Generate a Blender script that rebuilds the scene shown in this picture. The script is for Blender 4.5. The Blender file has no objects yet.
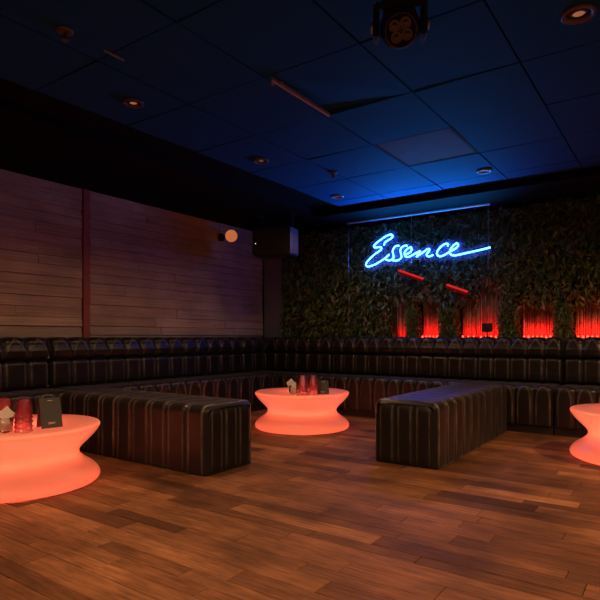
import bpy, bmesh, math, random
from mathutils import Vector, Matrix, Euler
random.seed(7)
sc = bpy.context.scene
COL = sc.collection
PI = math.pi
R = math.radians

# ------------------------------------------------------------------ materials
def new_mat(name):
    m = bpy.data.materials.new(name); m.use_nodes = True
    nt = m.node_tree; nt.nodes.clear()
    out = nt.nodes.new('ShaderNodeOutputMaterial')
    return m, nt, out

def N(nt, t, **kw):
    n = nt.nodes.new(t)
    for k, v in kw.items():
        if k.startswith('i_'):
            n.inputs[k[2:].replace('_', ' ')].default_value = v
        else:
            setattr(n, k, v)
    return n

def L(nt, a, b): nt.links.new(a, b)

def pbr(name, col, rough=.5, metal=0., spec=.5, noise=0., nscale=30., bump=0., bscale=80., coat=0.):
    m, nt, out = new_mat(name)
    p = N(nt, 'ShaderNodeBsdfPrincipled')
    p.inputs['Base Color'].default_value = (*col, 1)
    p.inputs['Roughness'].default_value = rough
    p.inputs['Metallic'].default_value = metal
    p.inputs['Specular IOR Level'].default_value = spec
    p.inputs['Coat Weight'].default_value = coat
    tc = N(nt, 'ShaderNodeTexCoord')
    if noise:
        nz = N(nt, 'ShaderNodeTexNoise'); nz.inputs['Scale'].default_value = nscale; nz.inputs['Detail'].default_value = 4
        L(nt, tc.outputs['Object'], nz.inputs['Vector'])
        mx = N(nt, 'ShaderNodeMix', data_type='RGBA')
        mx.inputs['A'].default_value = (*[c * (1 - noise) for c in col], 1)
        mx.inputs['B'].default_value = (*[min(1, c * (1 + noise)) for c in col], 1)
        L(nt, nz.outputs['Fac'], mx.inputs['Factor']); L(nt, mx.outputs['Result'], p.inputs['Base Color'])
    if bump:
        nb = N(nt, 'ShaderNodeTexNoise'); nb.inputs['Scale'].default_value = bscale; nb.inputs['Detail'].default_value = 3
        L(nt, tc.outputs['Object'], nb.inputs['Vector'])
        b = N(nt, 'ShaderNodeBump'); b.inputs['Strength'].default_value = bump; b.inputs['Distance'].default_value = .004
        L(nt, nb.outputs['Fac'], b.inputs['Height']); L(nt, b.outputs['Normal'], p.inputs['Normal'])
    L(nt, p.outputs[0], out.inputs[0])
    return m

def emit(name, col, s):
    m, nt, out = new_mat(name)
    e = N(nt, 'ShaderNodeEmission'); e.inputs[0].default_value = (*col, 1); e.inputs[1].default_value = s
    L(nt, e.outputs[0], out.inputs[0]); return m

def toned(name, stops, rough, grain, gamt, bump=.3, spec=.4, gw=.5):
    """boards: colour from the per-face 'tone', plus stretched grain"""
    m, nt, out = new_mat(name)
    p = N(nt, 'ShaderNodeBsdfPrincipled'); p.inputs['Roughness'].default_value = rough
    p.inputs['Specular IOR Level'].default_value = spec
    at = N(nt, 'ShaderNodeAttribute', attribute_name='tone')
    rp = N(nt, 'ShaderNodeValToRGB')
    els = rp.color_ramp.elements
    while len(els) < len(stops): els.new(.5)
    for e, (pos, c) in zip(els, stops): e.position = pos; e.color = (*c, 1)
    L(nt, at.outputs['Fac'], rp.inputs[0])
    tc = N(nt, 'ShaderNodeTexCoord')
    mul = N(nt, 'ShaderNodeVectorMath', operation='MULTIPLY'); mul.inputs[1].default_value = grain
    L(nt, tc.outputs['Object'], mul.inputs[0])
    sc_ = N(nt, 'ShaderNodeMath', operation='MULTIPLY'); sc_.inputs[1].default_value = 73.
    L(nt, at.outputs['Fac'], sc_.inputs[0])
    add = N(nt, 'ShaderNodeVectorMath', operation='ADD')
    L(nt, mul.outputs[0], add.inputs[0]); L(nt, sc_.outputs[0], add.inputs[1])
    nz = N(nt, 'ShaderNodeTexNoise'); nz.inputs['Scale'].default_value = 1; nz.inputs['Detail'].default_value = 5
    nz.inputs['Roughness'].default_value = .65
    L(nt, add.outputs[0], nz.inputs['Vector'])
    mr = N(nt, 'ShaderNodeMapRange'); mr.inputs[1].default_value = .25; mr.inputs[2].default_value = .75
    mr.inputs[3].default_value = 1 - gamt; mr.inputs[4].default_value = 1 + gamt
    L(nt, nz.outputs['Fac'], mr.inputs[0])
    # broad wear stains
    nw = N(nt, 'ShaderNodeTexNoise'); nw.inputs['Scale'].default_value = 2.2; nw.inputs['Detail'].default_value = 5
    L(nt, tc.outputs['Object'], nw.inputs['Vector'])
    mw = N(nt, 'ShaderNodeMapRange'); mw.inputs[1].default_value = .3; mw.inputs[2].default_value = .7
    mw.inputs[3].default_value = 1 - gw * .5; mw.inputs[4].default_value = 1 + gw * .5
    L(nt, nw.outputs['Fac'], mw.inputs[0])
    mm = N(nt, 'ShaderNodeMath', operation='MULTIPLY'); L(nt, mr.outputs[0], mm.inputs[0]); L(nt, mw.outputs[0], mm.inputs[1])
    mx = N(nt, 'ShaderNodeVectorMath', operation='SCALE')
    L(nt, rp.outputs[0], mx.inputs[0]); L(nt, mm.outputs[0], mx.inputs['Scale'])
    L(nt, mx.outputs[0], p.inputs['Base Color'])
    b = N(nt, 'ShaderNodeBump'); b.inputs['Strength'].default_value = bump; b.inputs['Distance'].default_value = .003
    L(nt, nz.outputs['Fac'], b.inputs['Height']); L(nt, b.outputs['Normal'], p.inputs['Normal'])
    L(nt, p.outputs[0], out.inputs[0])
    return m

M = {}
M['vinyl'] = pbr('black_vinyl', (.012, .009, .008), .36, spec=.30, bump=.15, bscale=45)
def sheen_vinyl():
    # light caught on the upholstery tucks, painted into the colour as paler grey
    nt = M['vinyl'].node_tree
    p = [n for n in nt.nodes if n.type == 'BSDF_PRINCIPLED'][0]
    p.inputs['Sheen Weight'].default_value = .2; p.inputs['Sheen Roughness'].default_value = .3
    at = N(nt, 'ShaderNodeAttribute', attribute_name='painted_sheen')
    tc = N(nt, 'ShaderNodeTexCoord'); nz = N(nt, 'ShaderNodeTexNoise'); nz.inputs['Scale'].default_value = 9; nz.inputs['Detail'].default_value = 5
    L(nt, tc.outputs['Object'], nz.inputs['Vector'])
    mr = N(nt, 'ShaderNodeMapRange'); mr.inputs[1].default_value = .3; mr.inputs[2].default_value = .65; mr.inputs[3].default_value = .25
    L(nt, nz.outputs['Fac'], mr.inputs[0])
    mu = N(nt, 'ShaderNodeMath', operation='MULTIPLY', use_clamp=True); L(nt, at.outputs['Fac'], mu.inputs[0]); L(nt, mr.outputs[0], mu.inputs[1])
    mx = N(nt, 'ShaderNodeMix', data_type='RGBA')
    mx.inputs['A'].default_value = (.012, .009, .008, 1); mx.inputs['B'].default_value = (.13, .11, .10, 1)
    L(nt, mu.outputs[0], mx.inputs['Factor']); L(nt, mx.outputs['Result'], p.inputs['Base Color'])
sheen_vinyl()
M['plinth'] = pbr('plinth_black', (.012, .010, .009), .5)
M['floor'] = toned('oak_boards', [(0, (.062, .025, .011)), (.35, (.125, .052, .022)), (.7, (.20, .086, .037)), (1, (.31, .14, .062))], .58, (5, 60, 30), .6, .45, .14, 1.0)
M['subfloor'] = pbr('subfloor', (.02, .012, .008), .9)
M['cladding'] = toned('plank_cladding', [(0, (.29, .21, .145)), (.5, (.36, .27, .185)), (1, (.44, .34, .24))], .75, (30, 1.8, 55), .32, .9, .2, .35)
M['post'] = pbr('red_brown_post', (.27, .062, .026), .6, noise=.35, nscale=12)
M['walldark'] = pbr('dark_paint', (.02, .018, .018), .8)
M['greywall'] = pbr('grey_paint', (.15, .17, .24), .7, noise=.1)
M['black'] = pbr('matte_black', (.010, .009, .009), .65)
M['blackmetal'] = pbr('black_metal', (.02, .019, .018), .4, spec=.5)
M['blackpaint'] = pbr('black_ceiling_paint', (.006, .005, .006), .9, spec=.05)
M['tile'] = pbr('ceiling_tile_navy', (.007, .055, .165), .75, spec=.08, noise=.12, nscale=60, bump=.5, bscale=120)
M['diffuser'] = pbr('purple_grey_panel', (.055, .027, .026), .7, spec=.06, noise=.3, nscale=6)
M['framedark'] = pbr('dark_frame', (.03, .015, .014), .8, spec=.04)
M['bronze'] = pbr('bronze_ring', (.14, .075, .05), .45, metal=.5)
M['ringpink'] = pbr('painted_ring', (.14, .09, .09), .5)
M['lens'] = emit('warm_lens', (1.0, .36, .18), .30)
M['lensdim'] = emit('dim_lens', (1.0, .5, .5), .12)
M['strip'] = pbr('bare_metal_strip', (.34, .24, .19), .5, metal=.2)
M['steel'] = pbr('brushed_steel', (.5, .5, .52), .35, metal=.9)
M['rail'] = pbr('painted_rail', (.35, .40, .48), .4)
M['globe'] = emit('amber_globe', (1.0, .27, .09), .5)
M['led'] = emit('white_led', (1, .9, 1), 1.5)
M['spk'] = pbr('speaker_cabinet', (.018, .016, .017), .55, bump=.2, bscale=150)
M['spkside'] = pbr('speaker_side', (.16, .16, .20), .5)
M['neon'] = emit('neon_blue', (.018, .13, 1.0), 40.)
M['reed'] = toned('red_reeds', [(0, (.30, .16, .12)), (1, (.62, .36, .28))], .6, (40, 40, 3), .3, .3, .3, .3)
M['redled'] = emit('red_led', (1.0, .10, .05), 2.6)
M['redreflect'] = emit('red_reflection_tube', (1.0, .028, .035), .62)
M['reflectbody'] = pbr('red_reflection_body', (.22, .012, .012), .4)
M['card'] = pbr('black_card', (.042, .040, .037), .42)
M['gold'] = pbr('gold_print', (.62, .46, .28), .5)
M['amber'] = pbr('amber_lens', (.06, .025, .010), .12, spec=.8, bump=1., bscale=70)
M['silverink'] = pbr('silver_print', (.5, .47, .47), .5)

def leafmat():
    m, nt, out = new_mat('leaves')
    at = N(nt, 'ShaderNodeAttribute', attribute_name='tone')
    rp = N(nt, 'ShaderNodeValToRGB')
    els = rp.color_ramp.elements
    stops = [(0, (.07, .13, .04)), (.4, (.14, .22, .06)), (.72, (.26, .31, .09)), (.9, (.36, .27, .11)), (1, (.45, .27, .16))]
    while len(els) < len(stops): els.new(.5)
    for e, (pos, c) in zip(els, stops): e.position = pos; e.color = (*c, 1)
    L(nt, at.outputs['Fac'], rp.inputs[0])
    p = N(nt, 'ShaderNodeBsdfPrincipled'); p.inputs['Roughness'].default_value = .45
    L(nt, rp.outputs[0], p.inputs['Base Color'])
    t = N(nt, 'ShaderNodeBsdfTranslucent'); L(nt, rp.outputs[0], t.inputs[0])
    mx = N(nt, 'ShaderNodeMixShader'); mx.inputs[0].default_value = .3
    L(nt, p.outputs[0], mx.inputs[1]); L(nt, t.outputs[0], mx.inputs[2]); L(nt, mx.outputs[0], out.inputs[0])
    return m
M['leaf'] = leafmat()

def ledshell():
    m, nt, out = new_mat('milky_plastic')
    t = N(nt, 'ShaderNodeBsdfTranslucent'); t.inputs[0].default_value = (.95, .9, .86, 1)
    d = N(nt, 'ShaderNodeBsdfDiffuse'); d.inputs[0].default_value = (.85, .78, .74, 1)
    g = N(nt, 'ShaderNodeBsdfGlossy'); g.inputs['Roughness'].default_value = .3
    fr = N(nt, 'ShaderNodeFresnel'); fr.inputs[0].default_value = 1.35
    a = N(nt, 'ShaderNodeMixShader'); a.inputs[0].default_value = .2
    L(nt, t.outputs[0], a.inputs[1]); L(nt, d.outputs[0], a.inputs[2])
    b = N(nt, 'ShaderNodeMixShader'); L(nt, fr.outputs[0], b.inputs[0])
    L(nt, a.outputs[0], b.inputs[1]); L(nt, g.outputs[0], b.inputs[2]); L(nt, b.outputs[0], out.inputs[0])
    return m
M['shell'] = ledshell()
def papermat():
    m, nt, out = new_mat('napkin_paper')
    d = N(nt, 'ShaderNodeBsdfDiffuse'); d.inputs[0].default_value = (.95, .91, .85, 1)
    t = N(nt, 'ShaderNodeBsdfTranslucent'); t.inputs[0].default_value = (.95, .91, .85, 1)
    a = N(nt, 'ShaderNodeMixShader'); a.inputs[0].default_value = .4
    L(nt, d.outputs[0], a.inputs[1]); L(nt, t.outputs[0], a.inputs[2]); L(nt, a.outputs[0], out.inputs[0])
    return m
M['paper'] = papermat()

def cupmat(name, tint, tr, dif):
    m, nt, out = new_mat(name)
    t = N(nt, 'ShaderNodeBsdfTransparent'); t.inputs[0].default_value = (*tint, 1)
    g = N(nt, 'ShaderNodeBsdfGlossy'); g.inputs['Roughness'].default_value = .12
    d = N(nt, 'ShaderNodeBsdfTranslucent'); d.inputs[0].default_value = (*dif, 1)
    fr = N(nt, 'ShaderNodeFresnel'); fr.inputs[0].default_value = 1.5
    a = N(nt, 'ShaderNodeMixShader'); a.inputs[0].default_value = tr
    L(nt, t.outputs[0], a.inputs[1]); L(nt, d.outputs[0], a.inputs[2])
    b = N(nt, 'ShaderNodeMixShader'); L(nt, fr.outputs[0], b.inputs[0])
    L(nt, a.outputs[0], b.inputs[1]); L(nt, g.outputs[0], b.inputs[2]); L(nt, b.outputs[0], out.inputs[0])
    return m
def frost(name):
    m, nt, out = new_mat(name)
    t = N(nt, 'ShaderNodeBsdfTransparent'); d = N(nt, 'ShaderNodeBsdfDiffuse'); d.inputs[0].default_value = (.16, .16, .2, 1)
    a = N(nt, 'ShaderNodeMixShader'); a.inputs[0].default_value = .16
    L(nt, t.outputs[0], a.inputs[1]); L(nt, d.outputs[0], a.inputs[2]); L(nt, a.outputs[0], out.inputs[0]); return m
M['cup'] = cupmat('pink_clear_plastic', (.98, .78, .83), .34, (1, .50, .55))
M['halo'] = frost('halo_sheet_mat')
M['glass'] = cupmat('clear_glass', (.93, .90, .88), .06, (.9, .85, .8))

# ------------------------------------------------------------------ helpers
def link(name, verts, faces, mat, parent=None, smooth=False, tone=None, loc=None, painted_sheen=None):
    me = bpy.data.meshes.new(name)
    me.from_pydata([tuple(v) for v in verts], [], faces)
    if tone is not None:
        a = me.attributes.new('tone', 'FLOAT', 'FACE'); a.data.foreach_set('value', tone)
    if painted_sheen is not None:
        a = me.attributes.new('painted_sheen', 'FLOAT', 'POINT'); a.data.foreach_set('value', painted_sheen)
    if smooth: me.polygons.foreach_set('use_smooth', [True] * len(me.polygons))
    me.update()
    o = bpy.data.objects.new(name, me); COL.objects.link(o)
    me.materials.append(mat)
    if parent: o.parent = parent
    if loc: o.location = loc
    return o

class MB:
    """collects simple solids into one mesh"""
    def __init__(s): s.v = []; s.f = []; s.t = []
    def add(s, vs, fs, mat=None, tone=0.):
        b = len(s.v)
        s.v += [tuple(mat @ Vector(v)) if mat else tuple(v) for v in vs]
        s.f += [tuple(b + i for i in f) for f in fs]; s.t += [tone] * len(fs)
        return s
    def box(s, x0, x1, y0, y1, z0, z1, tone=0., bev=0., mat=None):
        bm = bmesh.new(); bmesh.ops.create_cube(bm, size=1)
        for v in bm.verts:
            v.co = Vector(((x0 + x1) / 2 + v.co.x * (x1 - x0), (y0 + y1) / 2 + v.co.y * (y1 - y0), (z0 + z1) / 2 + v.co.z * (z1 - z0)))
        if bev: bmesh.ops.bevel(bm, geom=bm.edges[:], offset=bev, segments=2, affect='EDGES')
        bm.verts.index_update()
        s.add([v.co.copy() for v in bm.verts], [[v.index for v in f.verts] for f in bm.faces], mat, tone); bm.free(); return s
    def lathe(s, prof, n=32, mat=None, tone=0., cap=True):
        vs, fs = [], []
        m = len(prof)
        for i in range(n):
            a = 2 * PI * i / n
            for r, z in prof: vs.append((r * math.cos(a), r * math.sin(a), z))
        for i in range(n):
            j = (i + 1) % n
            for k in range(m - 1): fs.append((i * m + k, j * m + k, j * m + k + 1, i * m + k + 1))
        if cap:
            if prof[0][0] > 1e-4: fs.append(tuple(i * m for i in range(n))[::-1])
            if prof[-1][0] > 1e-4: fs.append(tuple(i * m + m - 1 for i in range(n)))
        return s.add(vs, fs, mat, tone)
    def tube(s, pts, r, n=8, tone=0.):
        pts = [Vector(p) for p in pts]; vs, fs = [], []
        up = Vector((0, 1, 0))
        for i, p in enumerate(pts):
            t = (pts[min(i + 1, len(pts) - 1)] - pts[max(i - 1, 0)]).normalized()
            u = up if abs(t.dot(up)) < .9 else Vector((1, 0, 0))
            a = t.cross(u).normalized(); b = t.cross(a)
            for k in range(n):
                an = 2 * PI * k / n; vs.append(p + (a * math.cos(an) + b * math.sin(an)) * r)
        for i in range(len(pts) - 1):
            for k in range(n):
                fs.append((i * n + k, i * n + (k + 1) % n, (i + 1) * n + (k + 1) % n, (i + 1) * n + k))
        fs.append(tuple(range(n))[::-1]); fs.append(tuple((len(pts) - 1) * n + k for k in range(n)))
        return s.add(vs, fs, None, tone)
    def build(s, name, mat, parent=None, smooth=False, tones=False, loc=None):
        return link(name, s.v, s.f, mat, parent, smooth, s.t if tones else None, loc)

def spline(pts, sub=6):
    P = [Vector(p) for p in pts]; out = []
    for i in range(len(P) - 1):
        a = P[max(i - 1, 0)]; b = P[i]; c = P[i + 1]; d = P[min(i + 2, len(P) - 1)]
        for k in range(sub):
            t = k / sub
            out.append(.5 * ((2 * b) + (c - a) * t + (2 * a - 5 * b + 4 * c - d) * t * t + (3 * b - 3 * c + d - a) * t ** 3))
    out.append(P[-1]); return out

def tag(o, label, cat, group=None, kind=None):
    o['label'] = label; o['category'] = cat
    if group: o['group'] = group
    if kind: o['kind'] = kind
    return o

def thing(name, loc, label, cat, group=None, rz=0.):
    o = bpy.data.objects.new(name, None); COL.objects.link(o)
    o.empty_display_size = .1; o.location = loc; o.rotation_euler = (0, 0, rz)
    return tag(o, label, cat, group)

def dup(root, loc, label, rz=None):
    r = root.copy(); COL.objects.link(r); r.location = loc; r['label'] = label
    if rz is not None: r.rotation_euler = (0, 0, rz)
    for ch in list(root.children):
        c = ch.copy(); COL.objects.link(c); c.parent = r
        for g in ch.children:
            d = g.copy(); COL.objects.link(d); d.parent = c
    return r

def struct(o):
    o['kind'] = 'structure'; return o

XL, YB, ZC = -5.43, 7.0, 2.68          # left wall, back wall, ceiling
XR, YF = 2.8, -1.9
YBEAM = 6.05

# ------------------------------------------------------------------ floor
mb = MB()
mb.box(XL - .1, XR + .1, YF - .1, YB + .1, -.06, -.012, 0.)
struct(mb.build('floor', M['subfloor']))
mb = MB(); y = YF
rng = random.Random(3)
while y < YB:
    w = rng.choice([.125, .13, .12, .09, .14])
    x = XL - rng.random() * 1.2
    while x < XR:
        ln = rng.uniform(.4, 1.35)
        x0, x1 = max(x, XL), min(x + ln, XR)
        if x1 - x0 > .02 and y + w > YF:
            g = .0014; c = .0022; zt = rng.uniform(-.0008, .0008)
            a0, a1, b0, b1 = x0 + g, x1 - g, y + g, min(y + w, YB) - g
            t = min(1, max(0, rng.gauss(.40, .19)))
            vs = [(a0, b0, -.012), (a1, b0, -.012), (a1, b1, -.012), (a0, b1, -.012),
                  (a0, b0, zt - c), (a1, b0, zt - c), (a1, b1, zt - c), (a0, b1, zt - c),
                  (a0 + c, b0 + c, zt), (a1 - c, b0 + c, zt), (a1 - c, b1 - c, zt), (a0 + c, b1 - c, zt)]
            fs = [(0, 1, 5, 4), (1, 2, 6, 5), (2, 3, 7, 6), (3, 0, 4, 7), (4, 5, 9, 8), (5, 6, 10, 9), (6, 7, 11, 10), (7, 4, 8, 11), (8, 9, 10, 11)]
            mb.add(vs, fs, None, t)
        x += ln
    y += w
struct(mb.build('floor_boards', M['floor'], tones=True))

# ------------------------------------------------------------------ walls
struct(MB().box(XL - .16, XL - .06, YF - .1, YB + .1, 0, 2.76).build('wall_left', M['walldark']))
struct(MB().box(XL - .04, XR + .1, YB, YB + .1, 0, 2.76).build('wall_back', M['walldark']))
struct(MB().box(XR, XR + .1, YF - .1, YB, 0, 2.76).build('wall_right', M['greywall']))
struct(MB().box(XL - .04, XR, YF - .1, YF, 0, 2.76).build('wall_front', M['greywall']))

def cladding(name, ya, yb, seed, ztop):
    rng = random.Random(seed); mb = MB(); z = .0
    while z < ztop:
        h = rng.uniform(.095, .13)
        yy = ya - rng.random()
        while yy < yb:
            ln = rng.uniform(.8, 2.1)
            a0, a1 = max(yy, ya), min(yy + ln, yb)
            if a1 - a0 > .02:
                d = rng.uniform(0, .012)
                z1 = min(z + h, ztop)
                # boards lean out a little towards the bottom edge, as split-face boards do
                dz = rng.uniform(.004, .018)
                x0 = XL - .05
                vs = [(x0, a0, z), (x0, a1, z), (x0, a1, z1), (x0, a0, z1),
                      (XL - .034 + d + dz, a0 + .001, z + .0035), (XL - .034 + d + dz, a1 - .001, z + .0035), (XL - .034 + d, a1 - .001, z1), (XL - .034 + d, a0 + .001, z1)]
                fs = [(0, 4, 7, 3), (1, 2, 6, 5), (0, 1, 5, 4), (3, 7, 6, 2), (4, 5, 6, 7)]
                mb.add(vs, fs, None, min(1, max(0, rng.gauss(.5, .15))))
            yy += ln
        z += h
    mb.box(XL - .06, XL - .05, ya, yb, 0, ztop)
    return struct(mb.build(name, M['cladding'], tones=True))
ZB = 2.65
cladding('wall_left_cladding', YF, 3.535, 11, ZB)
cladding('wall_left_cladding', 3.635, 6.72, 12, ZB)
struct(MB().box(XL - .06, XL - .008, 3.545, 3.625, 0, ZB, bev=.004).build('trim_1', M['post']))
struct(MB().box(XL - .03, -5.11, 6.76, YB - .005, 0, ZB, bev=.004).build('trim_2', M['greywall']))

# ------------------------------------------------------------------ ceiling
xs = [XL - .04 + 1.43] + [-.8 + .7 * k for k in range(-4, 6)] + [XR]
xs = sorted({round(v, 3) for v in xs if -4.0 <= v <= XR})
ys = [YF] + [2.73 + .75 * k for k in range(-6, 5)] + [YBEAM]
ys = sorted({round(v, 3) for v in ys if YF <= v <= YBEAM})
mb = MB(); rng = random.Random(5)
for i in range(len(xs) - 1):
    for j in range(len(ys) - 1):
        x0, x1, y0, y1 = xs[i], xs[i + 1], ys[j], ys[j + 1]
        if abs(x0 + 2.2) < .02 and abs(y0 - 4.23) < .02: continue        # taken by the plastic panel
        g = .006; q = [rng.uniform(-.004, .004) for _ in range(4)]
        if abs(x0 + 2.2) < .02 and abs(y0 - 2.73) < .02: q = [0, 0, 0, .034]   # lifted corner, dark gap along the edge
        if abs(x0 + 1.5) < .02 and abs(y0 - 3.48) < .02: q = [-.004, 0, 0, 0]
        B = [(x0 + g, y0 + g), (x1 - g, y0 + g), (x1 - g, y1 - g), (x0 + g, y1 - g)]
        vs = [(a, b, ZC + e) for (a, b), e in zip(B, q)] + [(a, b, ZC + .03 + e) for (a, b), e in zip(B, q)]
        mb.add(vs, [(0, 3, 2, 1), (4, 5, 6, 7), (0, 1, 5, 4), (1, 2, 6, 5), (2, 3, 7, 6), (3, 0, 4, 7)])
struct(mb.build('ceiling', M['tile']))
struct(MB().box(XL - .1, XR + .1, YF - .1, YB + .1, 2.725, 2.76).build('ceiling_slab', M['blackpaint']))
struct(MB().box(XL - .04, -4.005, YF, YB, ZB, 2.724).build('ceiling_bulkhead', M['blackpaint']))
struct(MB().box(-4.0, XR, YBEAM, YB, 2.60, 2.724, bev=.004).build('ceiling_beam', M['blackpaint']))

t = thing('ceiling_panel', (-1.85, 4.605, 2.685), 'purple-grey plastic panel set between the blue-lit ceiling tiles', 'ceiling panel')
MB().box(-.325, .325, -.35, .35, -.003, .01).build('panel', M['diffuser'], t)
f = MB()
for a in ((-.3545, .3545, -.3795, -.35), (-.3545, .3545, .35, .3795), (-.3545, -.325, -.35, .35), (.325, .3545, -.35, .35)):
    f.box(*a, -.005, .02)
f.build('frame', M['framedark'], t)

t = thing('ceiling_strip', (-2.16, 2.73, 2.68), 'bare tan metal strip hanging loose along a dark ceiling tile edge', 'metal strip')
MB().box(-.012, .012, .03, .73, -.022, -.014).box(-.004, .004, .03, .73, -.014, .004).build('strip', M['strip'], t)
MB().box(-.03, -.012, .05, .075, -.03, -.006, bev=.003).box(.012, .03, .09, .115, -.03, -.006, bev=.003).build('clip', M['strip'], t)
tag(MB().box(-2.762, -2.755, 1.93, 2.07, 2.672, 2.682).build('edge_trim', M['strip']), 'short thin brown edge strip on dark ceiling between sprinkler and downlight', 'metal strip')

# downlights
def downlight(loc, label, rad=.075, ring='ringpink', lens='lensdim'):
    t = thing('downlight', loc, label, 'ceiling light', 'recessed ceiling downlights')
    MB().lathe([(rad * .66, .012), (rad * .70, -.006), (rad * .92, -.012), (rad, -.006), (rad, .004)], 32, cap=False).build('trim_ring', M[ring], t, True)
    MB().lathe([(rad * .34, .004), (rad * .36, -.003), (rad * .5, .002), (rad * .68, .010)], 24, cap=False).build('baffle', M['blackmetal'], t, True)
    MB().lathe([(0.0001, -.004), (rad * .2, -.003), (rad * .35, .002)], 24, cap=False).build('lens', M[lens], t, True)
    return t
downlight((-.43, 3.12, 2.672), 'largest bronze-ringed recessed downlight, at the right beyond the moving spotlight', .085, 'bronze', 'lens')
downlight((-3.2, 2.48, 2.672), 'orange-glowing recessed downlight over the left glowing table', .075, 'bronze', 'lens')
downlight((-3.255, 3.99, 2.672), 'small pinkish recessed downlight above the middle of the left sofa')
downlight((-3.34, 5.53, 2.672), 'small pale downlight near the ceiling corner left of the neon sign')
downlight((-1.616, 5.52, 2.672), 'small pale downlight in blue-lit ceiling above the right end of neon sign')

def sprinkler(loc, label):
    t = thing('sprinkler', loc, label, 'sprinkler', 'ceiling fire sprinklers')
    MB().lathe([(.0001, -.010), (.03, -.010), (.045, -.004), (.045, .004)], 24, cap=False).build('escutcheon', M['bronze'], t, True)
    MB().lathe([(.007, -.05), (.007, -.01)], 10).box(-.014, -.010, -.003, .003, -.05, -.01).box(.010, .014, -.003, .003, -.05, -.01).build('frame', M['bronze'], t)
    MB().lathe([(.0001, -.056), (.018, -.054), (.020, -.050), (.0001, -.05)], 16, cap=False).build('deflector', M['bronze'], t)
sprinkler((-2.75, 1.68, 2.672), 'bronze sprinkler head hanging from dark ceiling at upper left')
sprinkler((-2.89, 4.70, 2.672), 'small sprinkler head on the ceiling left of the purple-grey panel')

# ------------------------------------------------------------------ channel tufted upholstery
def ch(t, p=4.):
    return 1 - abs(2 * t - 1) ** p

def densify(prof, step=.009):
    out = []
    for i in range(len(prof) - 1):
        a, b = prof[i], prof[i + 1]
        d = math.hypot(b[0] - a[0], b[1] - a[1]); k = max(1, round(d / step)) if max(a[2], b[2]) > .95 else max(1, round(d / .05))
        for j in range(k):
            t = j / k; out.append(tuple(a[c] + (b[c] - a[c]) * t for c in range(3)))
    out.append(prof[-1]); return out

def tuck(d, h, sg=.038):
    return h * math.exp(-(d / sg) ** 2)

def channel_body(prof, length, nch, amp, r_end=.045, sub=26, ridge=None, rh=.003):
    """closed loop profile [(y, z, weight)] swept along x: a stitched seam between channels, a raised tuck
    along ridge(y, z) on both sides of each channel's middle, ends rounded over"""
    prof = densify(prof)
    n = len(prof)
    zmin = min(p[1] for p in prof)
    nor = []
    for i in range(n):
        a, b = prof[i - 1], prof[(i + 1) % n]
        d = Vector((b[0] - a[0], b[1] - a[1])).normalized(); nor.append((-d.y, d.x))
    area = sum(prof[i][0] * prof[(i + 1) % n][1] - prof[(i + 1) % n][0] * prof[i][1] for i in range(n))
    if area > 0: nor = [(-a, -b) for a, b in nor]      # outward
    nor = [(math.copysign(1, a), 0.) if p[1] < zmin + .02 else (a, b) for (a, b), p in zip(nor, prof)]
    qs = [ridge(p[0], p[1]) if ridge and p[2] > .95 else None for p in prof]
    cols = []
    for c in range(nch):
        ts = [.5 * (k / sub) + .5 * (.5 - .5 * math.cos(PI * k / sub)) for k in range(sub)]
        cols += [(c + t_) / nch * length for t_ in ts]
    cols.append(length)
    jit = random.Random(int(length * 1000) + nch)
    jq = [(jit.uniform(.92, 1.06), jit.uniform(.75, 1.25)) for _ in range(nch + 1)]
    vs, fs, shn = [], [], []
    for x in cols:
        tc = x / length * nch
        t = tc % 1.0; s = 1 - ch(t)
        f1, f2 = jq[min(int(tc), nch)]
        e = min(x, length - x)
        ins = r_end * (1 - math.sqrt(max(0, 1 - ((r_end - e) / r_end) ** 2))) if e < r_end else 0
        for (y, z, w), (ny, nz), q in zip(prof, nor, qs):
            k = amp * w * s + ins * (1 if w > 0 else 0)
            if (x < 1e-6 or x > length - 1e-6): k = ins * (1 if w > 0 else 0)
            g_ = 0.
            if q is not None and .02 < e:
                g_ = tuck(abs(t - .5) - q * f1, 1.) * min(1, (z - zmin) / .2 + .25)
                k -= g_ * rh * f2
            shn.append(g_ * f2)  # weight of the painted highlight along the tuck
            vs.append((x, y - ny * k, z - nz * k))
    m = len(cols)
    for i in range(m - 1):
        for k in range(n):
            fs.append((i * n + k, i * n + (k + 1) % n, (i + 1) * n + (k + 1) % n, (i + 1) * n + k))
    fs.append(tuple(range(n))); fs.append(tuple((m - 1) * n + k for k in range(n))[::-1])
    return vs, fs, shn

def q_seat(y, z):
    if y > .12: return None
    v = max(0, (z - .33) / (.487 - .33)); return .36 * math.sqrt(max(0, 1 - min(1, v) ** 2.2)) if z < .489 and y < .06 else None
def q_low(y, z): return .37 if z < .755 else None
def q_up(y, z):
    v = min(1, max(0, (z - .80) / (.985 - .80))); return .45 * (1 - v ** 1.7) if z < .988 else None
def q_bench(y, z): return .36

def arc(cy, cz, r, a0, a1, k, w=1.):
    return [(cy + r * math.cos(R(a0 + (a1 - a0) * i / k)), cz + r * math.sin(R(a0 + (a1 - a0) * i / k)), w) for i in range(k + 1)]

SH = .50
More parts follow.
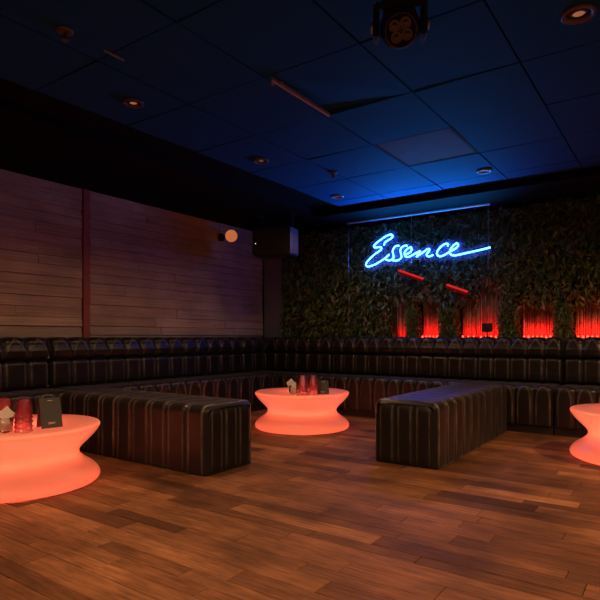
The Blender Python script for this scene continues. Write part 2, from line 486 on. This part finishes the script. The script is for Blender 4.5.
# seat: front (y=0) up, over the front roll, back to y=D
def seat_profile(D):
    p = [(.0, .085, 1), (.0, .16, 1), (.0, .24, 1), (.0, .32, 1), (.0, .38, 1.2)]
    p += arc(.055, SH - .055, .055, 180, 90, 7, 1.5)
    p += [(.15, SH - .002, 1.), (.28, SH - .006, .9), (D - .06, SH - .010, .6), (D, SH - .03, 0), (D, .085, 0)]
    return p
def roll_profile(y0, y1, z0, z1, r1, lean=0.):
    """backrest roll: front face at y0, back at y1"""
    p = [(y1, z0, 0), (y0 + .05, z0, .3)]
    p += arc(y0 + .04, z0 + .045, .04, 250, 180, 4, 1.3)
    p += [(y0 - .004, z0 + .09, 1), (y0 - .002 + lean * .5, (z0 + z1) / 2, 1)]
    p += arc(y0 + r1 + lean, z1 - r1, r1, 180, 90, 8, 1.7)
    p += [(y0 + r1 + lean + .04, z1, 1.2), (y1, z1 - .012, 0)]
    return p

def sofa(loc, rz, length, cw, D, label, group='tufted black banquette sofas', back=.22, seat_end=None):
    """local: x along the length, y towards the wall, front at y=0"""
    t = thing('banquette_sofa', loc, label, 'sofa', group, rz)
    n = max(1, round(length / cw))
    sl = length if seat_end is None else seat_end
    g = .006
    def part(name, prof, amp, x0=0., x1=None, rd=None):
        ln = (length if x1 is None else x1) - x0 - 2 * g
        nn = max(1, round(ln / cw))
        vs, fs, shn = channel_body(prof, ln, nn, amp, ridge=rd)
        return link(name, [(v[0] + g + x0, v[1], v[2]) for v in vs], fs, M['vinyl'], t, True, painted_sheen=shn)
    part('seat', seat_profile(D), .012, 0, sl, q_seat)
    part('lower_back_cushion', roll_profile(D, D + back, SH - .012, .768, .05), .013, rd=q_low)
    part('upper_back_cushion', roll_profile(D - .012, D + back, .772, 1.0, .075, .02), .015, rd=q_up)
    MB().box(g, sl - g, .035, D + .02, .0, .09).build('plinth', M['plinth'], t)
    return t

# back wall run: front at Y=5.95
sofa((-4.03, 5.95, 0), 0, 2.98, .186, .55, 'long middle section of tufted black sofa under the blue neon sign')
sofa((-1.05, 5.95, 0), 0, 2.42, .186, .55, 'right-hand section of tufted black sofa behind the right glowing table')
corner = sofa((-5.20, 5.95, 0), 0, 1.17, .186, .55, 'corner section of tufted black sofa by the grey column')
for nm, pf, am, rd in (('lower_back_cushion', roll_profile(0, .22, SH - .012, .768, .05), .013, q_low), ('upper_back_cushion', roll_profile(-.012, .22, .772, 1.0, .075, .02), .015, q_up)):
    vs, fs, shn = channel_body(pf, .76, 3, am, ridge=rd)
    link(nm, [(-.004 - v[1], v[0] + .003, v[2]) for v in vs], fs, M['vinyl'], corner, True, painted_sheen=shn)
# left wall run: front at X=-4.65 (local x -> +Y, local y -> -X)
sofa((-4.65, 3.03, 0), R(90), 2.915, .22, .55, 'tufted black sofa along plank wall between left bench and corner')
sofa((-4.65, .05, 0), R(90), 2.975, .22, .55, 'tufted black sofa along plank wall behind the left glowing table')

# ottoman benches
def ottoman(loc, rz, length, cw, label):
    t = thing('ottoman_bench', loc, label, 'ottoman', 'black tufted ottoman benches', rz)
    hw, H, z0, r = .268, .505, .004, .062
    prof = [(-hw, z0, 1)] + [(-hw, z0 + k * .09, 1) for k in range(1, 5)]
    prof += arc(-hw + r, H - r, r, 180, 90, 7, 1.4) + [(-.1, H + .004, .8), (0, H + .006, .8), (.1, H + .004, .8)]
    prof += arc(hw - r, H - r, r, 90, 0, 7, 1.4) + [(hw, z0 + k * .09, 1) for k in range(4, 0, -1)] + [(hw, z0, 1)]
    n = max(1, round(length / cw))
    vs, fs, shn = channel_body(prof, length, n, .009, .035, ridge=q_bench)
    link('seat', vs, fs[:-2], M['vinyl'], t, True, painted_sheen=shn)
    # stitched end panels with three upright channels
    for sgn, x in ((-1, 0.), (1, length)):
        vs, fs, shn = [], [], []
        na, nb = 84, 20; ww = hw - .035
        for a in range(na + 1):
            u = a / na; yv = (-1 + 2 * u) * ww
            ex = max(0, abs(yv) - (ww - r)); rr = max(.001, r)
            zt = H - .036 - (rr - math.sqrt(max(0, rr * rr - min(ex, rr) ** 2)))
            for b in range(nb + 1):
                v = b / nb; zv = z0 + v * (zt - z0)
                edge = min(1, min(v, 1 - v) * 9) ** .5 * min(1, min(u, 1 - u) * 14) ** .5
                t3 = (u * 3) % 1.0
                bul = (.004 + .009 * ch(t3, 3.) + tuck(abs(t3 - .5) - .33, .003)) * edge
                shn.append(tuck(abs(t3 - .5) - .33, 1., .05) * (.3 + .7 * v) * min(1, edge * 1.2) * (1 if .05 < u < .95 else 0))  # same painted highlight on the end channels
                vs.append((x + sgn * bul, yv, zv))
        for a in range(na):
            for b in range(nb):
                q = (a * (nb + 1) + b, (a + 1) * (nb + 1) + b, (a + 1) * (nb + 1) + b + 1, a * (nb + 1) + b + 1)
                fs.append(q if sgn > 0 else q[::-1])
        link('end_panel', vs, fs, M['vinyl'], t, True, painted_sheen=shn)
    return t
ottoman((-4.62, 3.035, 0), 0, 1.845, .20, 'black tufted bench jutting from the left sofa beside left glowing table')
ottoman((-1.755, 3.915, 0), R(90), 1.99, .20, 'black tufted bench with blue-lit top jutting from back sofa')

# ------------------------------------------------------------------ glowing tables
LEDCOL = (1.0, .108, .045)
def led_table(loc, label):
    t = thing('glowing_table', loc, label, 'coffee table', 'round glowing spool tables')
    ctrl = [(.500, .004), (.514, .014), (.520, .036), (.510, .066), (.478, .100), (.434, .130), (.400, .158), (.382, .186), (.384, .212), (.404, .242), (.444, .282), (.486, .326), (.512, .362), (.520, .382)]
    prof = [(p.x, p.y) for p in spline([(a, b, 0) for a, b in ctrl], 4)]
    MB().lathe(prof, 96, cap=False).build('base', M['shell'], t, True)
    top = [(.520, .382), (.5185, .391), (.512, .397), (.500, .3995), (.40, .400), (.2, .400), (.0001, .400)]
    MB().lathe(top, 96, cap=False).build('tabletop', M['shell'], t, True)
    la = bpy.data.lights.new('table_bulb', 'POINT'); la.energy = ENERGY_TABLE; la.color = LEDCOL; la.shadow_soft_size = .06
    lo = bpy.data.objects.new('table_bulb', la); COL.objects.link(lo); lo.parent = t; lo.location = (0, 0, .17)
    return t
ENERGY_TABLE = 11.5
led_table((-3.715, 1.935, 0), 'orange glowing round table at far left, holding red cups and card')
led_table((-3.43, 4.92, 0), 'orange glowing round table in the middle, between the two benches')
led_table((-.262, 5.20, 0), 'orange glowing round table at right edge, empty top')

# ------------------------------------------------------------------ things on the tables
ZT = .4015
def cup_mesh():
    # inverted tumbler: wide mouth down; single wall with small rings
    prof = [(.0515, 0), (.0545, .003), (.0545, .008), (.0495, .011), (.049, .030), (.047, .034), (.046, .070), (.044, .074), (.0425, .112), (.040, .118), (.0001, .119)]
    return MB().lathe(prof, 28, cap=False)
cup_proto = None
def cup(x, y, z, label, group, s=1.):
    global cup_proto
    if cup_proto is None:
        cup_proto = cup_mesh().build('plastic_cup', M['cup'], None, True); o = cup_proto
    else:
        o = cup_proto.copy(); COL.objects.link(o)
    o.location = (x, y, z); o.scale = (s, s, s)
    return tag(o, label, 'cup', group)
words = ['bottom', 'second from bottom', 'third from bottom', 'topmost']
def cup_stack(x, y, n, where, step=.029):
    for k in range(n):
        w = 'topmost' if k == n - 1 else ['bottom', 'second', 'third', 'fourth'][k]
        pos = {'topmost': 'topmost upturned', 'bottom': 'lowest upturned'}.get(w, 'upturned ' + w + '-from-bottom')
        cup(x, y, ZT + k * step, f'{pos} red-tinted cup in {where}', 'stacked red-tinted cups')
cup_stack(-3.39, 1.79, 4, 'front stack on the left table')
cup_stack(-3.80, 1.87, 3, 'stack behind the napkin on left table')
cup_stack(-3.195, 4.60, 4, 'stack beside napkin on the middle table')
cup_stack(-3.125, 4.685, 4, 'stack beside card on the middle table')

def tumbler(loc, label):
    prof = [(.0001, .006), (.036, .006), (.040, .02), (.046, .10), (.0485, .10), (.043, .012), (.040, 0), (.0001, 0)]
    o = MB().lathe(prof, 28, cap=False).build('tumbler', M['glass'], None, True, loc=loc)
    return tag(o, label, 'glass', 'clear tumblers holding napkins')
def napkin(loc, rz, label, lean=0.):
    # sheet folded into a pointed fan, tucked into the glass: three overlapping folds
    mb = MB()
    for k, (dx, dy, h, w) in enumerate(((0, -.006, .150, .040), (-.006, .002, .138, .042), (.006, .010, .126, .038))):
        out = [(-.030, .012), (.030, .012), (.038, .088), (w * 1.15, .112), (w * .15 + dx, h + .012), (-w * 1.1, .118), (-.038, .088)]
        vs = [(x + dx + lean * z, dy, z) for x, z in out] + [(x + dx + lean * z, dy + .004, z) for x, z in out]
        n = len(out)
        fs = [tuple(range(n)), tuple(range(n, 2 * n))[::-1]] + [(i, i + n, (i + 1) % n + n, (i + 1) % n) for i in range(n)]
        mb.add(vs, fs)
    o = mb.build('paper_napkin', M['paper'], None, loc=loc); o.rotation_euler = (0, 0, rz)
    return tag(o, label, 'napkin', 'folded paper napkins')
tumbler((-3.44, 1.70, ZT), 'clear tumbler at front of the left table, holding a white napkin')
napkin((-3.44, 1.70, ZT + .008), R(48), 'folded cream paper napkin standing up in tumbler on left table', .05)
tumbler((-3.275, 4.54, ZT), 'clear tumbler on the middle table, holding a white napkin')
napkin((-3.275, 4.54, ZT + .008), R(30), 'folded cream paper napkin standing up in tumbler on middle table', -.18)

def tent_card(loc, rz, w, h, label, ink, tilt=0.):
    t = thing('tent_card', loc, label, 'table sign', 'black table cards', rz)
    a = R(14)
    for name, sgn in (('front_panel', 1), ('back_panel', -1)):
        mat = Matrix.Translation((0, -sgn * math.sin(a) * h, .001)) @ Matrix.Rotation(-sgn * a, 4, 'X')
        p = MB().box(-w / 2, w / 2, -.0012, .0012, 0, h, mat=mat).build(name, M['card'], t)
        if sgn == 1:
            def ink_line(name2, pts, r):
                mb = MB(); mb.tube([mat @ Vector((x, -.0016, z)) for x, z in pts], r, 6); return mb.build(name2, M[ink], p)
            hd = [(-.016 + .032 * i / 24, h * .90 + .0035 * math.sin(i * 1.7)) for i in range(25)]
            ink_line('printed_heading', [(x, z) for x, z in hd], .0012)
            ft = [(-.022 + .044 * i / 30 + .004 * math.sin(i * 1.3), h * .16 + .008 * math.sin(i * 1.1) * (1 - i / 45)) for i in range(31)]
            ink_line('printed_script', [(v.x, v.y) for v in spline([(x, z, 0) for x, z in ft], 3)], .0012)
    return t
tent_card((-3.43, 1.985, ZT), R(80), .135, .20, 'black tent card with printed marks standing on the left table', 'gold')
tent_card((-3.075, 4.80, ZT), R(24), .115, .145, 'small black tent card with printed marks on the middle table', 'silverink')

# ------------------------------------------------------------------ neon sign
NEON = [
 [(-3.250,2.228),(-3.233,2.265),(-3.190,2.289),(-3.143,2.310),(-3.122,2.332),(-3.131,2.356),(-3.160,2.363),(-3.216,2.349),(-3.293,2.311),(-3.363,2.270),(-3.398,2.234),(-3.384,2.212),(-3.337,2.213),(-3.293,2.205),(-3.290,2.180),(-3.328,2.152),(-3.390,2.120),(-3.452,2.073),(-3.502,2.029),(-3.520,1.990),(-3.502,1.965),(-3.452,1.965),(-3.381,1.983),(-3.302,2.018),(-3.233,2.054),(-3.190,2.087),(-3.170,2.100)],
 [(-3.238,2.050),(-3.190,2.024),(-3.143,2.023),(-3.109,2.052),(-3.114,2.099),(-3.122,2.138),(-3.102,2.182),(-3.072,2.203),(-3.030,2.202)],
 [(-3.136,2.023),(-3.089,2.010),(-3.038,2.015),(-2.997,2.045),(-3.002,2.096),(-3.013,2.136),(-2.997,2.173),(-2.964,2.192),(-2.915,2.192)],
 [(-2.939,2.080),(-2.890,2.094),(-2.858,2.121),(-2.853,2.151),(-2.874,2.165),(-2.915,2.149),(-2.947,2.114),(-2.952,2.077),(-2.931,2.049),(-2.890,2.045),(-2.842,2.062),(-2.793,2.085),(-2.738,2.104)],
 [(-2.730,2.107),(-2.753,2.079),(-2.787,2.037),(-2.753,2.055),(-2.714,2.075),(-2.667,2.104),(-2.640,2.119),(-2.615,2.121),(-2.615,2.096),(-2.648,2.057),(-2.640,2.033),(-2.601,2.027),(-2.562,2.043)],
 [(-2.373,2.132),(-2.368,2.157),(-2.395,2.166),(-2.440,2.149),(-2.486,2.109),(-2.512,2.068),(-2.504,2.033),(-2.471,2.015),(-2.425,2.023),(-2.373,2.048),(-2.328,2.070),(-2.284,2.088),(-2.250,2.113),(-2.240,2.141),(-2.262,2.156),(-2.299,2.135),(-2.333,2.095),(-2.346,2.053),(-2.328,2.022),(-2.277,2.010),(-2.189,2.020),(-2.075,2.035),(-1.962,2.050),(-1.852,2.068)],
]
YN = 6.58
t = thing('neon_sign', (0, YN, 0), 'blue neon script sign hanging in front of the plant wall', 'neon sign')
for s in NEON:
    MB().tube(spline([(x, 0, z) for x, z in s], 5), .0092, 8).build('neon_tube', M['neon'], t, True)
# invented sheet behind the tubes, added to catch their glow as a halo
for k, s in enumerate(NEON):
    pts = spline([(x, 0, z) for x, z in s], 3); vs, fs = [], []
    for i, p in enumerate(pts):
        d = (pts[min(i + 1, len(pts) - 1)] - pts[max(i - 1, 0)]).normalized(); nn = Vector((-d.z, 0, d.x)) * .072
        for off in (-1, 1):
            for yy in (.030, .034): vs.append((p.x + nn.x * off, yy + k * .0002 + i * .00002, p.z + nn.z * off))
    for i in range(len(pts) - 1):
        a = i * 4; b = a + 4
        fs += [(a, b, b + 2, a + 2), (a + 1, a + 3, b + 3, b + 1), (a, a + 1, b + 1, b), (a + 2, b + 2, b + 3, a + 3)]
    link('halo_sheet', vs, fs, M['halo'], t)
for x, z0 in ((-3.80, 1.10), (-2.862, 1.975), (-1.88, 1.835)):
    MB().tube([(x, .015, z0), (x, .015, 2.582)], .0025, 6).lathe([(.006, z0 - .02), (.007, z0), (.004, z0 + .012)], 10, Matrix.Translation((x, .015, 0))).build('hanging_cable', M['steel'], t)
la = bpy.data.lights.new('neon_fill', 'AREA'); la.shape = 'RECTANGLE'; la.size = 1.5; la.size_y = .06; la.energy = 29; la.color = (.008, .30, 1.0); la.spread = R(125)  # added lamp aimed up, strengthens the neon's blue on the ceiling
lo = bpy.data.objects.new('neon_fill', la); COL.objects.link(lo); lo.parent = t; lo.location = (-2.6, -.04, 2.15); lo.rotation_euler = (R(180 + 42), 0, 0)
tag(MB().box(-3.82, -1.86, YN - .012, YN + .04, 2.582, 2.6, bev=.003).build('hanging_rail', M['rail']), 'thin metal rail under the beam above the neon sign', 'rail')

# ------------------------------------------------------------------ plant wall and red niches
NICHES = [(-3.22, -3.01, 1.44), (-2.84, -2.57, 1.43), (-2.30, -2.09, 1.42), (-2.07, -1.82, 1.62), (-1.56, -1.20, 1.32), (-.98, -.58, 1.38), (-.30, .08, 1.36)]
ZLED = .955
def leaves(mb, n, region, rng, size=(.035, .11), keep=None, clamp=False):
    x0, x1, y0, y1, z0, z1 = region
    for _ in range(n):
        x, y_, z = rng.uniform(x0, x1), rng.uniform(y0, y1), rng.uniform(z0, z1)
        if keep and not keep(x, z): continue
        l = rng.uniform(*size); w = l * rng.choice([.16, .26, .34, .42])
        yaw = rng.uniform(-1.3, 1.3); pitch = rng.gauss(-.55, .6); roll = rng.uniform(-.7, .7)
        m = Matrix.Translation((x, y_, z)) @ Matrix.Rotation(yaw, 4, 'Z') @ Matrix.Rotation(-pitch, 4, 'X') @ Matrix.Rotation(roll, 4, 'Y')
        c = l * rng.uniform(.02, .2)
        vs = [(0, 0, 0), (w * .5, -l * .38, .006), (0, -l * .42, -.004 - w * .12), (-w * .5, -l * .38, .006), (w * .33, -l * .72, -c * .5), (0, -l * .75, -c * .6 - w * .1), (-w * .33, -l * .72, -c * .5), (0, -l, -c * 1.6)]
        fs = [(0, 2, 1), (0, 3, 2), (1, 2, 5, 4), (2, 3, 6, 5), (4, 5, 7), (5, 6, 7)]
        if clamp:
            vs = [m @ Vector(v) for v in vs]
            for v in vs:
                v.x = min(max(v.x, x0 - .018), x1 + .018); v.y = min(max(v.y, 6.735 if v.z < 1.02 else 6.62), 6.99); v.z = min(max(v.z, .94), 2.594)
            m = None
        mb.add(vs, fs, m, min(1, max(0, rng.gauss(.42, .25))))
def outside(x, z):
    for a, b, zt in NICHES:
        if a - .03 < x < b + .03 and z < zt + .02 + .05 * math.sin(x * 37): return False
    for i in range(len(NICHES) - 1):
        a, b = NICHES[i][1], NICHES[i + 1][0]
        if a <= x <= b and z < 1.36 and b - a > .05: return False
    return True
rng = random.Random(21)
pw = [((-5.10, -3.24, .95, 2.594), 6200, 'dark leafy plant wall section left of the red niches, beside the grey column', None),
      ((-3.24, .10, 1.30, 2.594), 9600, 'dark leafy plant wall section behind the neon sign and above the red niches', outside),
      ((.10, 2.76, .95, 2.594), 3600, 'dark leafy plant wall section right of the last red niche', None)]
for (x0, x1, z0, z1), n, lab, kp in pw:
    mb = MB()
    mb.box(x0, x1, 6.955, 6.995, max(z0, 1.66) if kp else z0, z1, .12)
    leaves(mb, n, (x0 + .02, x1 - .02, 6.74, 6.95, z0 + .04, z1 - .02), rng, (.04, .13), kp, True)
    tag(mb.build('plant_wall', M['leaf'], tones=True), lab, 'plant wall', 'plant wall sections', kind='stuff')
cl = ['leafy column between dim leftmost red niche and bright niche under neon', 'widest leafy column below the slanted red reflections', None, 'leafy column right of the red niche with the small black sign',
      'leafy column between the two rightmost red niches', 'leafy column at the right edge beside last red niche']
for i in range(len(NICHES) - 1):
    a, b = NICHES[i][1], NICHES[i + 1][0]
    if b - a < .05: continue
    t = thing('leafy_column', ((a + b) / 2, 6.86, ZLED - .02), cl[i], 'plant', 'leafy columns between red niches')
    w = (b - a) / 2
    MB().box(-w * .7, w * .7, .0, .09, 0, .44).build('backing', M['walldark'], t)
    mb = MB(); leaves(mb, int(1700 * w / .1), (-w * .8, w * .8, -.13, .06, .03, .45), rng, (.025, .075))
    mb.build('foliage', M['leaf'], t, tones=True)

struct(MB().box(-5.1, XR - .01, 6.74, YB - .005, .88, .935).build('trim_3', M['black']))
nl = ['dim red-lit reed screen in the leftmost niche', 'bright red-lit reed screen below the neon word', 'red-lit reed screen left of the small black sign', 'tall red-lit reed screen behind the small black sign', 'wide red-lit reed screen right of the leafy column', 'red-lit reed screen at the right edge', 'red-lit reed screen beyond the right edge']
POW = [.5, 1.15, .9, 1.1, 1.15, 1.35, 1.2]
for i, (a, b, zt) in enumerate(NICHES):
    cx = (a + b) / 2
    mb = MB(); x = a
    while x < b:
        r = rng.uniform(.006, .011)
        mb.tube([(x - cx, rng.uniform(-.012, .012), 0), (x - cx + rng.uniform(-.008, .008), rng.uniform(-.012, .012), zt - ZLED + rng.uniform(.05, .12))], r, 6, rng.random()); x += r * rng.uniform(1.7, 2.6)
    mb.box(a - cx, b - cx, .018, .024, 0, zt - ZLED + .1, .3)
    o = mb.build('reed_screen', M['reed'], None, True, True, loc=(cx, 6.955, ZLED - .019))
    tag(o, nl[i], 'screen', 'red-lit reed screens')
    t = thing('uplight', (cx, 6.83, .935), 'red uplight strip at the foot of the ' + nl[i].replace('red-lit ', ''), 'uplight', 'red uplights behind the sofa')
    w = (b - a) / 2 - .015
    MB().box(-w, w, -.02, .02, 0, .05, bev=.004).build('housing', M['blackmetal'], t)
    if POW[i] > .8:
        for k in range(max(3, int(w * 2 / .045))):
            x = -w + .02 + (2 * w - .04) * k / (max(3, int(w * 2 / .045)) - 1)
            MB().lathe([(.010, .05), (.013, .06), (.011, .072 + .012 * rng.random()), (.0001, .086)], 10, Matrix.Translation((x, 0, 0)), cap=False).build('lamp', M['redled'], t, True)
    la = bpy.data.lights.new('red_uplight', 'AREA'); la.shape = 'RECTANGLE'; la.size = 2 * w; la.size_y = .03
    la.energy = 1.05 * POW[i] * (w / .12); la.color = (1, .012, .010)
    lo = bpy.data.objects.new('red_uplight', la); COL.objects.link(lo); lo.parent = t; lo.location = (0, .045, .06); lo.rotation_euler = (R(180 - 22), 0, 0)

def reflection_bar(p0, p1, label):  # reflected red streaks, built here as glowing bars
    c = (Vector(p0) + Vector(p1)) / 2; d = Vector(p1) - Vector(p0); ln = d.length
    ang = math.atan2(d.z, d.x)
    t = thing('red_reflection', c, label, 'reflection', 'slanted red reflections'); t.rotation_euler = (0, -ang, 0)
    MB().box(-ln / 2, ln / 2, -.028, .03, -.034, .016, bev=.006).build('housing', M['reflectbody'], t)
    MB().tube([(-ln / 2 + .008, -.034, .012), (ln / 2 - .008, -.034, .012)], .013, 10).build('tube', M['redreflect'], t, True)
    MB().box(-ln / 2 + .02, ln / 2 - .02, -.032, -.026, -.030, -.006).build('diffuser', emit('red_reflection_low', (1, .02, .025), .10), t)
    MB().box(-.02, .02, .03, .12, -.03, .0).build('bracket', M['blackmetal'], t)
reflection_bar((-3.06, 6.64, 1.875), (-2.70, 6.64, 1.735), 'slanted red reflection built as a glowing bar under the neon sign, left one')
reflection_bar((-2.405, 6.64, 1.648), (-2.13, 6.64, 1.54), 'lower slanted red reflection built as a glowing bar, right one')

t = thing('small_sign', (-1.895, 6.60, 1.0), 'small black square sign on a stem standing on sofa back', 'sign')
MB().box(-.062, .062, -.008, .008, .06, .165, bev=.003).build('board', M['black'], t)
MB().box(-.008, .008, -.005, .005, .004, .07).build('stem', M['black'], t)
MB().box(-.035, .035, -.022, .022, 0, .006, bev=.002).build('foot', M['black'], t)

# ------------------------------------------------------------------ speaker, wall globe, moving head
t = thing('loudspeaker', (-4.46, 5.78, 2.272), 'black loudspeaker slung from ceiling in the corner above the sofa', 'speaker', rz=R(17))
MB().box(-.28, .262, -.17, .17, -.19, .19, bev=.02).build('cabinet', M['spk'], t)
vs = []
K = 10
mb = MB()
pr = [(-.165, -.185)] + [(-.165 + .33 * k / K, 0) for k in range(0)] 
for k in range(K):   # bowed end cap
    a0, a1 = -1 + 2 * k / K, -1 + 2 * (k + 1) / K
    f0, f1 = .262 + .04 * (1 - a0 * a0), .262 + .04 * (1 - a1 * a1)
    mb.add([(.258, a0 * .16, -.175), (f0, a0 * .16, -.16), (f0, a0 * .16, .16), (.258, a0 * .16, .175), (.258, a1 * .16, -.175), (f1, a1 * .16, -.16), (f1, a1 * .16, .16), (.258, a1 * .16, .175)],
           [(1, 5, 6, 2), (0, 4, 5, 1), (2, 6, 7, 3), (0, 1, 2, 3), (4, 7, 6, 5)])
mb.build('grille', M['spkside'], t, True)
MB().lathe([(.006, 0), (.005, .004), (.0001, .005)], 10, Matrix.Translation((-.225, -.17, -.03)) @ Matrix.Rotation(R(90), 4, 'X'), cap=False).build('indicator_light', M['led'], t)
for x in (-.22, .235):
    MB().box(x - .012, x + .012, -.02, .02, .19, .379).box(x - .03, x + .03, -.04, .04, .366, .379).build('bracket', M['blackmetal'], t)

t = thing('globe_lamp', (-5.22, 5.73, 2.437), 'round amber globe lamp on the plank wall left of the loudspeaker', 'wall lamp')
MB().lathe([(0.086 * math.sin(PI * k / 20) + .0001, -0.086 * math.cos(PI * k / 20)) for k in range(21)], 32, cap=False).build('globe', M['globe'], t, True)
mx = Matrix.Translation((-.205, 0, 0)) @ Matrix.Rotation(R(90), 4, 'Y')
MB().lathe([(.055, .0), (.055, .03), (.03, .045), (.025, .125)], 24, mx).build('wall_mount', M['black'], t, True)

t = thing('moving_head_light', (-1.06, 2.31, 2.68), 'black moving-head spotlight hanging from ceiling at the top', 'stage light', rz=R(28))
MB().box(-.118, .118, -.09, .09, -.135, .004, bev=.012).build('base', M['blackmetal'], t)
MB().lathe([(.075, -.155), (.08, -.134)], 24).build('swivel', M['blackmetal'], t, True)
yk = MB().box(-.122, .122, -.055, .055, -.185, -.152, bev=.010)
yk.build('yoke', M['blackmetal'], t)
for s in (-1, 1):
    arm = MB().box(s * .108 - .014, s * .108 + .014, -.048, .048, -.315, -.16, bev=.012).build('yoke_arm', M['blackmetal'], t)
    MB().lathe([(.024, 0), (.024, .008), (.02, .012)], 20, Matrix.Translation((s * .122, 0, -.245)) @ Matrix.Rotation(R(90 * s), 4, 'Y')).build('pivot_cap', M['steel'], arm, True)
hd = Matrix.Translation((0, 0, -.245)) @ Matrix.Rotation(R(-52), 4, 'X') @ Matrix.Rotation(R(180), 4, 'X')
hp = [(.0001, -.095), (.06, -.09), (.080, -.06), (.089, -.015), (.091, .02), (.091, .034), (.080, .040), (.074, .085), (.072, .105), (.066, .108), (.065, .092), (.0001, .09)]
h = MB().lathe(hp, 36, hd, cap=False).build('head', M['blackmetal'], t, True)
for k in range(4):
    a = R(45 + 90 * k + 12)
    MB().lathe([(.026, 0), (.026, .012), (.022, .013), (.019, .006), (.012, .016), (.0001, .019)], 18, hd @ Matrix.Translation((.034 * math.cos(a), .034 * math.sin(a), .09)), cap=False).build('lens', M['amber'], h, True)

# ------------------------------------------------------------------ lights of the room (warm downlights over the open floor)
def lamp(x, y, e, col=(1, .56, .28), size=.22, spread=150):
    la = bpy.data.lights.new('downlight_lamp', 'AREA'); la.shape = 'DISK'; la.size = size; la.energy = e; la.color = col; la.spread = R(spread)
    lo = bpy.data.objects.new('downlight_lamp', la); COL.objects.link(lo); lo.location = (x, y, ZC - .03)
lamp(1.0, 4.7, 60)
lamp(1.5, 2.4, 48)
lamp(.2, .4, 60)
lamp(-2.4, -.4, 55)
for x, y, e in ((-3.2, 2.48, 15), (-3.255, 3.99, 12), (-3.34, 5.53, 7), (-1.616, 5.52, 4), (-.43, 3.12, 8)):
    lamp(x, y, e, size=.09)
lamp(1.6, -.8, 30)

w = bpy.data.worlds.new('World'); sc.world = w; w.use_nodes = True
w.node_tree.nodes['Background'].inputs[0].default_value = (.02, .015, .02, 1)
w.node_tree.nodes['Background'].inputs[1].default_value = .1

# ------------------------------------------------------------------ camera
cam = bpy.data.cameras.new('camera'); co = bpy.data.objects.new('camera', cam); COL.objects.link(co)
cam.sensor_width = 36; cam.lens = 541 / 600 * 36; cam.shift_y = 37 / 600
co.location = (0, 0, 1.0); co.rotation_euler = (R(90), 0, R(35.1)); cam.clip_start = .02
sc.camera = co
vs_ = sc.view_settings
sc.display_settings.display_device = 'sRGB'
vs_.view_transform = 'Standard'; vs_.look = 'None'; vs_.gamma = 1; vs_.exposure = 0; vs_.use_curve_mapping = False
cy = sc.cycles
cy.use_denoising = True
try: cy.denoiser = 'OPENIMAGEDENOISE'
except Exception: pass
cy.sample_clamp_indirect = 4.0
cy.max_bounces = 6; cy.diffuse_bounces = 3; cy.transparent_max_bounces = 16
